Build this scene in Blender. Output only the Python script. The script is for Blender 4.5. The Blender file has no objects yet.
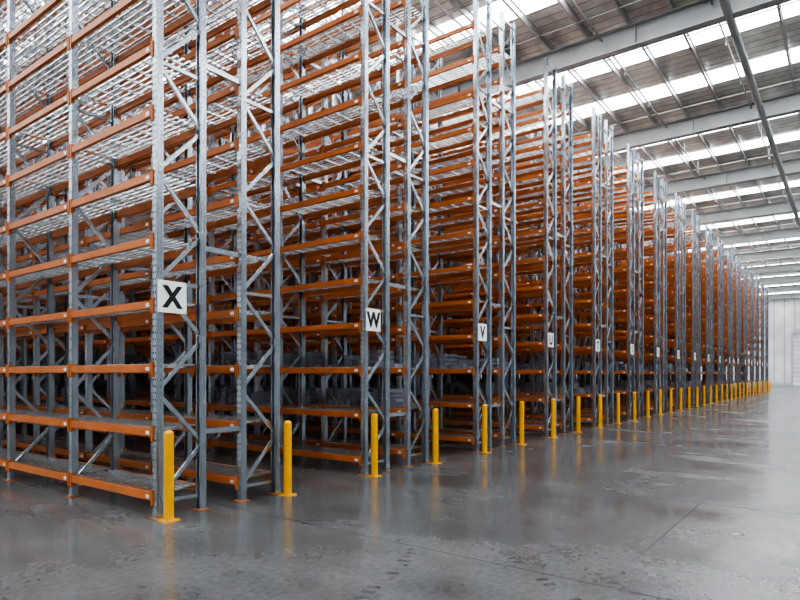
import bpy, math, random
from mathutils import Vector
random.seed(4)
scene=bpy.context.scene

# ---------------------------------------------------------------- materials
def new_mat(name):
    m=bpy.data.materials.new(name); m.use_nodes=True
    nt=m.node_tree; b=nt.nodes['Principled BSDF']
    return m,nt,b
def simple(name,col,rough=.5,metal=0.,var=.12,scale=6.,bump=0.):
    m,nt,b=new_mat(name)
    tc=nt.nodes.new('ShaderNodeTexCoord'); n=nt.nodes.new('ShaderNodeTexNoise')
    n.inputs['Scale'].default_value=scale; n.inputs['Detail'].default_value=5
    nt.links.new(tc.outputs['Object'],n.inputs['Vector'])
    r=nt.nodes.new('ShaderNodeValToRGB')
    r.color_ramp.elements[0].position=.3; r.color_ramp.elements[1].position=.7
    r.color_ramp.elements[0].color=tuple(c*(1-var) for c in col)+(1,)
    r.color_ramp.elements[1].color=tuple(min(1,c*(1+var)) for c in col)+(1,)
    nt.links.new(n.outputs['Fac'],r.inputs['Fac']); nt.links.new(r.outputs['Color'],b.inputs['Base Color'])
    b.inputs['Roughness'].default_value=rough; b.inputs['Metallic'].default_value=metal
    return m
M_steel=simple('upright_steel',(.5,.55,.6),.24,.9,.1,3)
M_orange=simple('beam_orange',(.47,.14,.034),.33,0,.14,3)
M_galv=simple('galvanised_deck',(.8,.83,.84),.2,.92,.12,9)
M_slot=simple('slot_dark',(.06,.065,.07),.8)
M_yellow=simple('bollard_yellow',(.8,.39,.014),.3,0,.06)
M_white=simple('sign_white',(.85,.86,.85),.45,0,.03)
M_black=simple('letter_black',(.008,.008,.01),.5)
M_label=simple('label_white',(.75,.75,.72),.5)
M_bolt=simple('bolt_zinc',(.4,.4,.4),.35,.9)
M_rafter=simple('rafter_paint',(.38,.39,.39),.5,.2,.08,2)
M_purlin=simple('purlin_galv',(.42,.42,.41),.35,.7,.1,4)
M_crate=simple('goods_greyblue',(.2,.21,.25),.45,0,.5,3)
M_trim=simple('trim_grey',(.4,.41,.42),.5)

def emat():
    m,nt,b=new_mat('skylight_fibreglass')
    b.inputs['Base Color'].default_value=(.9,.93,.95,1)
    b.inputs['Emission Color'].default_value=(.92,.96,1,1)
    b.inputs['Emission Strength'].default_value=12.5
    return m
M_sky=emat()

def floor_mat():
    m,nt,b=new_mat('polished_concrete'); N=nt.nodes; L=nt.links
    tc=N.new('ShaderNodeTexCoord'); 
    def noise(s,d=6,dist=0,sc=(1,1,1)):
        mp=N.new('ShaderNodeMapping'); mp.inputs['Scale'].default_value=sc
        L.new(tc.outputs['Object'],mp.inputs['Vector'])
        n=N.new('ShaderNodeTexNoise'); n.inputs['Scale'].default_value=s; n.inputs['Detail'].default_value=d
        n.inputs['Distortion'].default_value=dist; L.new(mp.outputs['Vector'],n.inputs['Vector']); return n.outputs['Fac']
    def ramp(f,a,b_,ca,cb):
        r=N.new('ShaderNodeValToRGB'); e=r.color_ramp.elements
        e[0].position=a;e[1].position=b_; e[0].color=ca+(1,); e[1].color=cb+(1,)
        L.new(f,r.inputs['Fac']); return r.outputs['Color']
    def mix(kind,fac,a,c):
        x=N.new('ShaderNodeMix'); x.data_type='RGBA'; x.blend_type=kind
        if isinstance(fac,float): x.inputs['Factor'].default_value=fac
        else: L.new(fac,x.inputs['Factor'])
        L.new(a,x.inputs[6]); 
        if isinstance(c,tuple): x.inputs[7].default_value=c
        else: L.new(c,x.inputs[7])
        return x.outputs[2]
    base=ramp(noise(.5,9,0),.3,.7,(.078,.081,.083),(.145,.147,.146))
    fine=ramp(noise(18,8,0),.32,.68,(.76,.76,.76),(1,1,1))
    c=mix('MULTIPLY',1.,base,fine)
    st=ramp(noise(2.2,10,0,(1,.6,1)),.45,.75,(1,1,1),(.75,.75,.76))
    c=mix('MULTIPLY',1.,c,st)
    def math_(op,a,b2=None,c2=None):
        n=N.new('ShaderNodeMath'); n.operation=op
        for i,v in enumerate((a,b2,c2)):
            if v is None: continue
            if isinstance(v,(int,float)): n.inputs[i].default_value=v
            else: L.new(v,n.inputs[i])
        return n.outputs[0]
    sx=N.new('ShaderNodeSeparateXYZ'); L.new(tc.outputs['Object'],sx.inputs[0])
    X=sx.outputs[0];Y=sx.outputs[1]
    def line(v,pos,period,w):
        t=math_('SUBTRACT',v,pos-period/2); t=math_('FLOORED_MODULO',t,period); t=math_('SUBTRACT',t,period/2)
        t=math_('ABSOLUTE',t); return math_('LESS_THAN',t,w)
    yj=math_('MULTIPLY',math_('MULTIPLY',line(Y,1.5,9.0,.005),math_('LESS_THAN',X,8.3)),.7)
    j=math_('MAXIMUM',math_('MULTIPLY',line(X,4.6,3.7,.007),.85),yj)
    c=mix('MIX',j,c,(.015,.015,.015,1))
    # tyre tread marks : dashed arcs
    tot=None
    for (cx,cy,R,w) in ((9.5,-2.0,6.4,.05),(9.5,-2.0,5.9,.05),(2.0,9.0,6.3,.06),(14,-6,11.2,.06),(14,-6,10.2,.05)):
        dx=math_('SUBTRACT',X,cx);dy=math_('SUBTRACT',Y,cy)
        r=math_('SQRT',math_('ADD',math_('MULTIPLY',dx,dx),math_('MULTIPLY',dy,dy)))
        ring=math_('LESS_THAN',math_('ABSOLUTE',math_('SUBTRACT',r,R)),w)
        a=math_('ARCTAN2',dy,dx); a=math_('MULTIPLY',a,R/.018)
        dash=math_('GREATER_THAN',math_('SINE',a),0.1)
        v=math_('MULTIPLY',ring,dash)
        tot=v if tot is None else math_('MAXIMUM',tot,v)
    br=math_('GREATER_THAN',noise(3.1,3),.5)
    tot=math_('MULTIPLY',math_('MULTIPLY',tot,br),.6)
    c=mix('MIX',tot,c,(.03,.03,.033,1))
    L.new(c,b.inputs['Base Color'])
    rr=ramp(noise(1.0,8,0,(1,.6,1)),.35,.68,(.15,.15,.15),(.3,.3,.3))
    rr=mix('MIX',j,rr,(.95,.95,.95,1))
    L.new(rr,b.inputs['Roughness'])
    sp=math_('SUBTRACT',.55,math_('MULTIPLY',j,.55)); L.new(sp,b.inputs['Specular IOR Level'])
    bp=N.new('ShaderNodeBump'); bp.inputs['Strength'].default_value=.05; bp.inputs['Distance'].default_value=.005
    L.new(noise(14,8),bp.inputs['Height']); L.new(bp.outputs[0],b.inputs['Normal'])
    return m
M_floor=floor_mat()

def stripe_mat(name,col,col2,axis,period,w,rough,metal,nscale=1.5):
    m,nt,b=new_mat(name);N=nt.nodes;L=nt.links
    tc=N.new('ShaderNodeTexCoord'); sx=N.new('ShaderNodeSeparateXYZ'); L.new(tc.outputs['Object'],sx.inputs[0])
    a=N.new('ShaderNodeMath');a.operation='FLOORED_MODULO';L.new(sx.outputs[axis],a.inputs[0]);a.inputs[1].default_value=period
    l=N.new('ShaderNodeMath');l.operation='LESS_THAN';L.new(a.outputs[0],l.inputs[0]);l.inputs[1].default_value=w
    n=N.new('ShaderNodeTexNoise');n.inputs['Scale'].default_value=nscale;n.inputs['Detail'].default_value=8;L.new(tc.outputs['Object'],n.inputs['Vector'])
    r=N.new('ShaderNodeValToRGB');e=r.color_ramp.elements;e[0].position=.35;e[1].position=.65
    e[0].color=tuple(c*.7 for c in col)+(1,);e[1].color=col+(1,);L.new(n.outputs['Fac'],r.inputs['Fac'])
    x=N.new('ShaderNodeMix');x.data_type='RGBA';L.new(l.outputs[0],x.inputs['Factor']);L.new(r.outputs['Color'],x.inputs[6]);x.inputs[7].default_value=col2+(1,)
    L.new(x.outputs[2],b.inputs['Base Color']);b.inputs['Roughness'].default_value=rough;b.inputs['Metallic'].default_value=metal
    bp=N.new('ShaderNodeBump');bp.inputs['Strength'].default_value=.3;L.new(n.outputs['Fac'],bp.inputs['Height']);L.new(bp.outputs[0],b.inputs['Normal'])
    return m
M_ceil=stripe_mat('foil_ceiling',(.7,.66,.6),(.3,.28,.26),0,.4,.05,.35,.3,2.5)
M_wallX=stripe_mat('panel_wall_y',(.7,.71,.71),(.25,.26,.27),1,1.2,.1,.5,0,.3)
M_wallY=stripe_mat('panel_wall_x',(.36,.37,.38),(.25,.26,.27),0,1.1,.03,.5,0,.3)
M_door=stripe_mat('roller_door_slats',(.8,.81,.82),(.4,.41,.42),2,.6,.08,.45,.1,.4)

# ---------------------------------------------------------------- mesh builder
class MB:
    def __init__(s): s.v=[];s.f=[];s.m=[]
    def box(s,x0,x1,y0,y1,z0,z1,mi=0):
        o=len(s.v)
        s.v+=[(x0,y0,z0),(x1,y0,z0),(x1,y1,z0),(x0,y1,z0),(x0,y0,z1),(x1,y0,z1),(x1,y1,z1),(x0,y1,z1)]
        for q in ((0,3,2,1),(4,5,6,7),(0,1,5,4),(1,2,6,5),(2,3,7,6),(3,0,4,7)):
            s.f.append(tuple(o+i for i in q)); s.m.append(mi)
    def bar(s,p,q,w,t,side,mi=0):
        p=Vector(p);q=Vector(q);d=(q-p).normalized();a=Vector(side).normalized();b=d.cross(a).normalized()
        o=len(s.v)
        for c in (p,q):
            for (i,j) in ((-1,-1),(1,-1),(1,1),(-1,1)):
                s.v.append(tuple(c+a*(i*t/2)+b*(j*w/2)))
        for f in ((0,1,2,3),(7,6,5,4),(0,4,5,1),(1,5,6,2),(2,6,7,3),(3,7,4,0)):
            s.f.append(tuple(o+i for i in f)); s.m.append(mi)
    def cyl(s,c,r,z0,z1,n=20,mi=0,r2=None,axis='z',cap=True):
        o=len(s.v); r2=r if r2 is None else r2
        for z,rr in ((z0,r),(z1,r2)):
            for i in range(n):
                a=2*math.pi*i/n
                s.v.append((c[0]+rr*math.cos(a),c[1]+rr*math.sin(a),z) if axis=='z' else (z,c[0]+rr*math.cos(a),c[1]+rr*math.sin(a)))
        for i in range(n):
            s.f.append((o+i,o+(i+1)%n,o+n+(i+1)%n,o+n+i));s.m.append(mi)
        if cap:
            s.f.append(tuple(o+n+i for i in range(n)));s.m.append(mi)
            s.f.append(tuple(o+n-1-i for i in range(n)));s.m.append(mi)
    def mesh(s,name,mats):
        me=bpy.data.meshes.new(name);me.from_pydata(s.v,[],s.f)
        for m in mats: me.materials.append(m)
        me.polygons.foreach_set('material_index',s.m);me.update();return me
def obj(name,me,loc=(0,0,0),parent=None):
    o=bpy.data.objects.new(name,me);scene.collection.objects.link(o);o.location=loc
    if parent: o.parent=parent
    return o

# ---------------------------------------------------------------- layout
EYE=1.62
X0=3.72; Y0=6.22; P=3.58; NROW=18
D=.64; GAP=.52            # frame depth, flue gap
BAY=2.0; NB=20; TOP=9.7
LEV=[.2+.72*i for i in range(13)]

# ---------------------------------------------------------------- rack row
mats=[M_steel,M_orange,M_galv,M_slot,M_label,M_bolt]
mb=MB()
def upright(x,y,sgn,detail):
    # C section, web on outer side (sgn=-1: outer is -x)
    w=.095; d=.08; t=.006
    xo=x; xi=x-sgn*d
    a,b=sorted((xo,xo-sgn*t)); mb.box(a,b,y-w/2,y+w/2,.008,TOP,0)
    a,b=sorted((xo,xi)); mb.box(a,b,y-w/2,y-w/2+t,.008,TOP,0); mb.box(a,b,y+w/2-t,y+w/2,.008,TOP,0)
    # pressed ribs down the flange
    xm=(xo+xi)/2
    mb.box(xm-.022,xm-.014,y-w/2-.004,y-w/2,.012,TOP,0); mb.box(xm+.014,xm+.022,y-w/2-.004,y-w/2,.012,TOP,0)
    a,b=sorted((xi,xi+sgn*t)); mb.box(a,b,y-w/2,y-w/2+.022,.008,TOP,0); mb.box(a,b,y+w/2-.022,y+w/2,.008,TOP,0)
    # foot plate
    mb.box(min(xo,xi)-.03,max(xo,xi)+.03,y-.075,y+.075,0,.01,1)
    if detail:
        z=.12
        while z<TOP-.05:
            if detail>1:
                xx=(xo+xi)/2
                mb.box(xx-.004,xx+.004,y-w/2-.0015,y-w/2+.001,z,z+.014,3)
            e=xo+sgn*.0015
            for dy in (-.022,.022):
                mb.box(min(e,xo),max(e,xo),y+dy-.005,y+dy+.005,z,z+.025,3)
            z+=.075 if detail>1 else .15
def frame(xl,y,detail):
    upright(xl,y,-1,detail); upright(xl+D,y,1,detail)
    a=xl+.05; b=xl+D-.05
    z=.18; k=0
    mb.bar((a,y,z),(b,y,z),.04,.03,(0,1,0),0)
    st=.62
    while z+st<TOP-.1:
        p,q=((a,b) if k%2==0 else (b,a))
        mb.bar((p,y,z+.03),(q,y,z+st-.03),.042,.03,(0,1,0),0)
        if k%4==3: mb.bar((a,y,z+st),(b,y,z+st),.04,.03,(0,1,0),0)
        z+=st;k+=1
    mb.bar((a,y,TOP-.12),(b,y,TOP-.12),.04,.03,(0,1,0),0)
for side in (0,1):
    xl=side*(D+GAP)
    for i in range(NB+1):
        frame(xl,i*BAY,2 if i==0 else (1 if i<3 and side==0 else 0))
    for i in range(NB):
        y0=i*BAY+.05; y1=(i+1)*BAY-.05
        for li,z in enumerate(LEV):
            for (xa,xb) in ((xl-.012,xl+.035),(xl+D-.035,xl+D+.012)):
                mb.box(xa,xb,y0,y1,z,z+.075,1)
                mb.box(xa+.006 if xa<xl else xa,xb if xa<xl else xb-.006,y0,y1,z+.075,z+.088,1)
            for ys in (y0,y1-.006):
                mb.box(xl-.018,xl+.03,ys,ys+.006,z-.06,z+.12,1)
                mb.box(xl+D-.03,xl+D+.018,ys,ys+.006,z-.06,z+.12,1)
            # end connector wraps the upright web
            for yc in (i*BAY+.02,(i+1)*BAY-.05):
                mb.box(xl-.014,xl-.001,yc,yc+.035,z-.06,z+.12,1)
                mb.box(xl+D+.001,xl+D+.014,yc,yc+.035,z-.06,z+.12,1)
            if i<6:
                mb.box(xl-.0135,xl-.0125,y0+.04,y0+.11,z+.02,z+.06,4)
            # deck: cross supports + long channels
            n=7
            for k in range(n):
                yy=y0+.1+(y1-y0-.2)*k/(n-1)
                mb.box(xl+.035,xl+D-.035,yy-.013,yy+.013,z+.05,z+.078,2)
            for k in range(7):
                xx=xl+.075+(D-.15)*k/6
                mb.box(xx-.012,xx+.012,y0,y1,z+.079,z+.096,2)
# row spacers in the flue
for i in range(NB+1):
    for z in (.9,3.1,5.3,7.5,9.3):
        mb.box(D,D+GAP,i*BAY-.02,i*BAY+.02,z,z+.06,0)
rack=mb.mesh('pallet_rack_mesh',mats)
for r in range(NROW):
    obj('pallet_rack',rack,(X0+r*P,Y0,0))

# ---------------------------------------------------------------- bollards
def bollard_mesh():
    m=MB(); r=.054
    m.box(-.09,.09,-.09,.09,0,.012,0)
    m.cyl((0,0),r,.01,.96,28,0,cap=False)
    prev=(r,.96)
    for k in range(1,6):
        a=k*math.pi/2/5; rr=max(.002,r*math.cos(a)); zz=.96+.04*math.sin(a)
        m.cyl((0,0),prev[0],prev[1],zz,28,0,r2=rr,cap=(k==5)); prev=(rr,zz)
    for sx in(-1,1):
        for sy in(-1,1):
            m.cyl((sx*.072,sy*.072),.011,.012,.028,6,1)
    me=m.mesh('bollard_mesh',[M_yellow,M_bolt])
    for p in me.polygons:
        if p.material_index==0 and len(p.vertices)==4 and abs(p.normal.z)<.99 and max(me.vertices[v].co.z for v in p.vertices)>.02: p.use_smooth=True
    return me
bol=bollard_mesh()
for r in range(NROW):
    for dx in (.05,2*D+GAP-.0):
        obj('safety_bollard',bol,(X0+r*P+dx,Y0-.2,0))

# ---------------------------------------------------------------- signs
letters='XWVUTSRQPONMLKJIHGFEDC'
pm=MB(); pm.box(-.18,.18,-.004,.004,-.18,.18,0)
for sx in(-1,1):
    for sz in(-1,1): pm.box(sx*.165-.006,sx*.165+.006,-.0065,-.004,sz*.165-.006,sz*.165+.006,1)
pm.box(-.16,-.10,.004,.03,-.1,.1,1)
pme=pm.mesh('sign_plate',[M_white,M_bolt])
for r in range(NROW):
    s=obj('aisle_sign',pme,(X0+r*P+.165,Y0-.085,2.49))
    cu=bpy.data.curves.new('letter','FONT'); cu.body=letters[r]; cu.size=.33; cu.align_x='CENTER';cu.align_y='CENTER'
    cu.offset=.014; cu.extrude=.001
    t=bpy.data.objects.new('tmp',cu); scene.collection.objects.link(t)
    bpy.context.view_layer.update()
    me=bpy.data.meshes.new_from_object(t.evaluated_get(bpy.context.evaluated_depsgraph_get()))
    bpy.data.objects.remove(t)
    me.materials.clear(); me.materials.append(M_black)
    zs=[v.co.y for v in me.vertices]; xs=[v.co.x for v in me.vertices]
    cy=(max(zs)+min(zs))/2; cx=(max(xs)+min(xs))/2
    for v in me.vertices: v.co=((v.co.x-cx)*.9,v.co.z-.006,v.co.y-cy)
    obj('letter',me,(0,0,0),s)

# ---------------------------------------------------------------- goods stacks on shelves
gm=MB()
for r in range(0,9):
    for side in (0,1):
        for i in range(0,14):
            if r==0 and (i<3 or side==0): continue
            if r==1 and side==0 and i<1: continue
            for li in (1,2):
                if random.random()<(.5 if li==1 else .6): continue
                z=LEV[li]+.097; y=i*BAY+.12; 
                while y<(i+1)*BAY-.3:
                    h=random.choice((.09,.18,.26,.34,.42)); w=random.uniform(.12,.2)
                    xl=X0+r*P+side*(D+GAP)
                    if random.random()<.8:
                        n=int(h/.085)
                        for k in range(n):
                            e=random.uniform(0,.03)
                            gm.box(xl+.07+e,xl+D-.07+e*.5,Y0+y+e,Y0+y+w-.01,z+k*.085,z+k*.085+.07,0)
                    y+=w+.02
obj('stacked_goods',gm.mesh('stacked_goods_mesh',[M_crate]))

# ---------------------------------------------------------------- room
XA,XB,YA,YB=-14,98,-16,50
RB=11.2; RT=12.2
def room_box(name,b,mat):
    m=MB(); m.box(*b); return obj(name,m.mesh(name,[mat]))
room_box('floor',(XA,XB,YA,YB,-.2,0),M_floor)
room_box('ceiling',(XA,XB,YA,YB,RT,RT+.1),M_ceil)
room_box('wall_right_end',(XB,XB+.2,YA,YB,0,RT),M_wallX)
room_box('wall_left_end',(XA-.2,XA,YA,YB,0,RT),M_wallX)
room_box('wall_back',(XA,XB,YB,YB+.2,0,RT),M_wallY)
room_box('wall_front',(XA,XB,YA-.2,YA,0,RT),M_wallY)
# roller door on far end wall
dm=MB(); dm.box(XB-.08,XB-.02,1.2,6.2,0,7.2,0)
d=obj('door_1',dm.mesh('roller_door',[M_door]))
tm=MB(); tm.box(XB-.2,XB,6.2,6.45,0,7.5,0); tm.box(XB-.2,XB,.95,1.2,0,7.5,0); tm.box(XB-.35,XB,1.2,6.2,7.2,7.8,0)
obj('trim_1',tm.mesh('door_frame',[M_trim]))
bm_=MB(); bm_.box(XB-.12,XB,6.45,YB,0,.35,0); bm_.box(XB-.12,XB,YA,.95,0,.35,0)
obj('baseboard_right_end',bm_.mesh('kerb',[M_trim]))

# skylight strips, along Y
BX=8.0; R0=2.2
k=-2
while R0+k*BX<XB-2:
    rx=R0+k*BX
    # rafter I beam
    if rx>XA:
        m=MB(); m.box(rx-.16,rx+.16,YA,YB,RB,RB+.03,0); m.box(rx-.01,rx+.01,YA,YB,RB+.03,RB+.62,0); m.box(rx-.16,rx+.16,YA,YB,RB+.62,RB+.65,0)
        y=YA+3
        while y<YB: 
            m.box(rx-.14,rx+.14,y,y+.015,RB+.03,RB+.62,0); y+=6
        obj('roof_rafter',m.mesh('rafter',[M_rafter]))
    for off in (2.4,5.6):
        cx=rx+off
        if XA+1<cx<XB-1:
            m=MB(); m.box(cx-.5,cx+.5,YA+.5,YB-.5,RT-.03,RT-.005,0)
            obj('skylight',m.mesh('skylight_sheet',[M_sky]))
    k+=1
# purlins along X
m=MB(); y=YA+.8
while y<YB:
    m.box(XA,XB,y-.035,y+.035,RB+.65,RB+.67,0); m.box(XA,XB,y-.004,y+.004,RB+.67,RB+.88,0); m.box(XA,XB,y-.035,y+.035,RB+.88,RB+.9,0)
    y+=1.2
# sag rods
x=XA+2
while x<XB:
    m.box(x-.012,x+.012,YA,YB,RB+.74,RB+.77,0); x+=2.66
obj('roof_purlins',m.mesh('purlins',[M_purlin]))
# sprinkler pipes
m=MB()
y=-12
while y<48:
    m.cyl((y,RB+.5),.03,XA+.5,XB-.5,8,0,axis='x')
    x=XA+1.5
    while x<XB-.6:
        m.cyl((x,y),.008,RB+.5,RT-.1,5,0); m.cyl((x,y),.02,RB+.38,RB+.5,6,0); x+=3
    y+=3
obj('sprinkler_pipes',m.mesh('sprinkler',[M_purlin]))
# round strut / services pipe along X
m=MB(); m.cyl((2.6,RB+.05),.11,XA+.02,XB-.02,16,0,axis='x'); 
o=obj('roof_strut',m.mesh('strut',[M_rafter]))

# ---------------------------------------------------------------- world, camera
w=bpy.data.worlds.new('sky');scene.world=w;w.use_nodes=True
w.node_tree.nodes['Background'].inputs[0].default_value=(.7,.8,.9,1);w.node_tree.nodes['Background'].inputs[1].default_value=.6
cam=bpy.data.cameras.new('camera');co=bpy.data.objects.new('camera',cam);scene.collection.objects.link(co)
co.location=(0,0,EYE)
F=Vector((.8,.6,0)); co.rotation_euler=F.to_track_quat('-Z','Y').to_euler()
cam.sensor_width=36;cam.lens=27;cam.shift_y=74/800;cam.clip_end=300
scene.camera=co
scene.view_settings.view_transform='AgX'
scene.view_settings.look='AgX - High Contrast'
scene.view_settings.exposure=.0
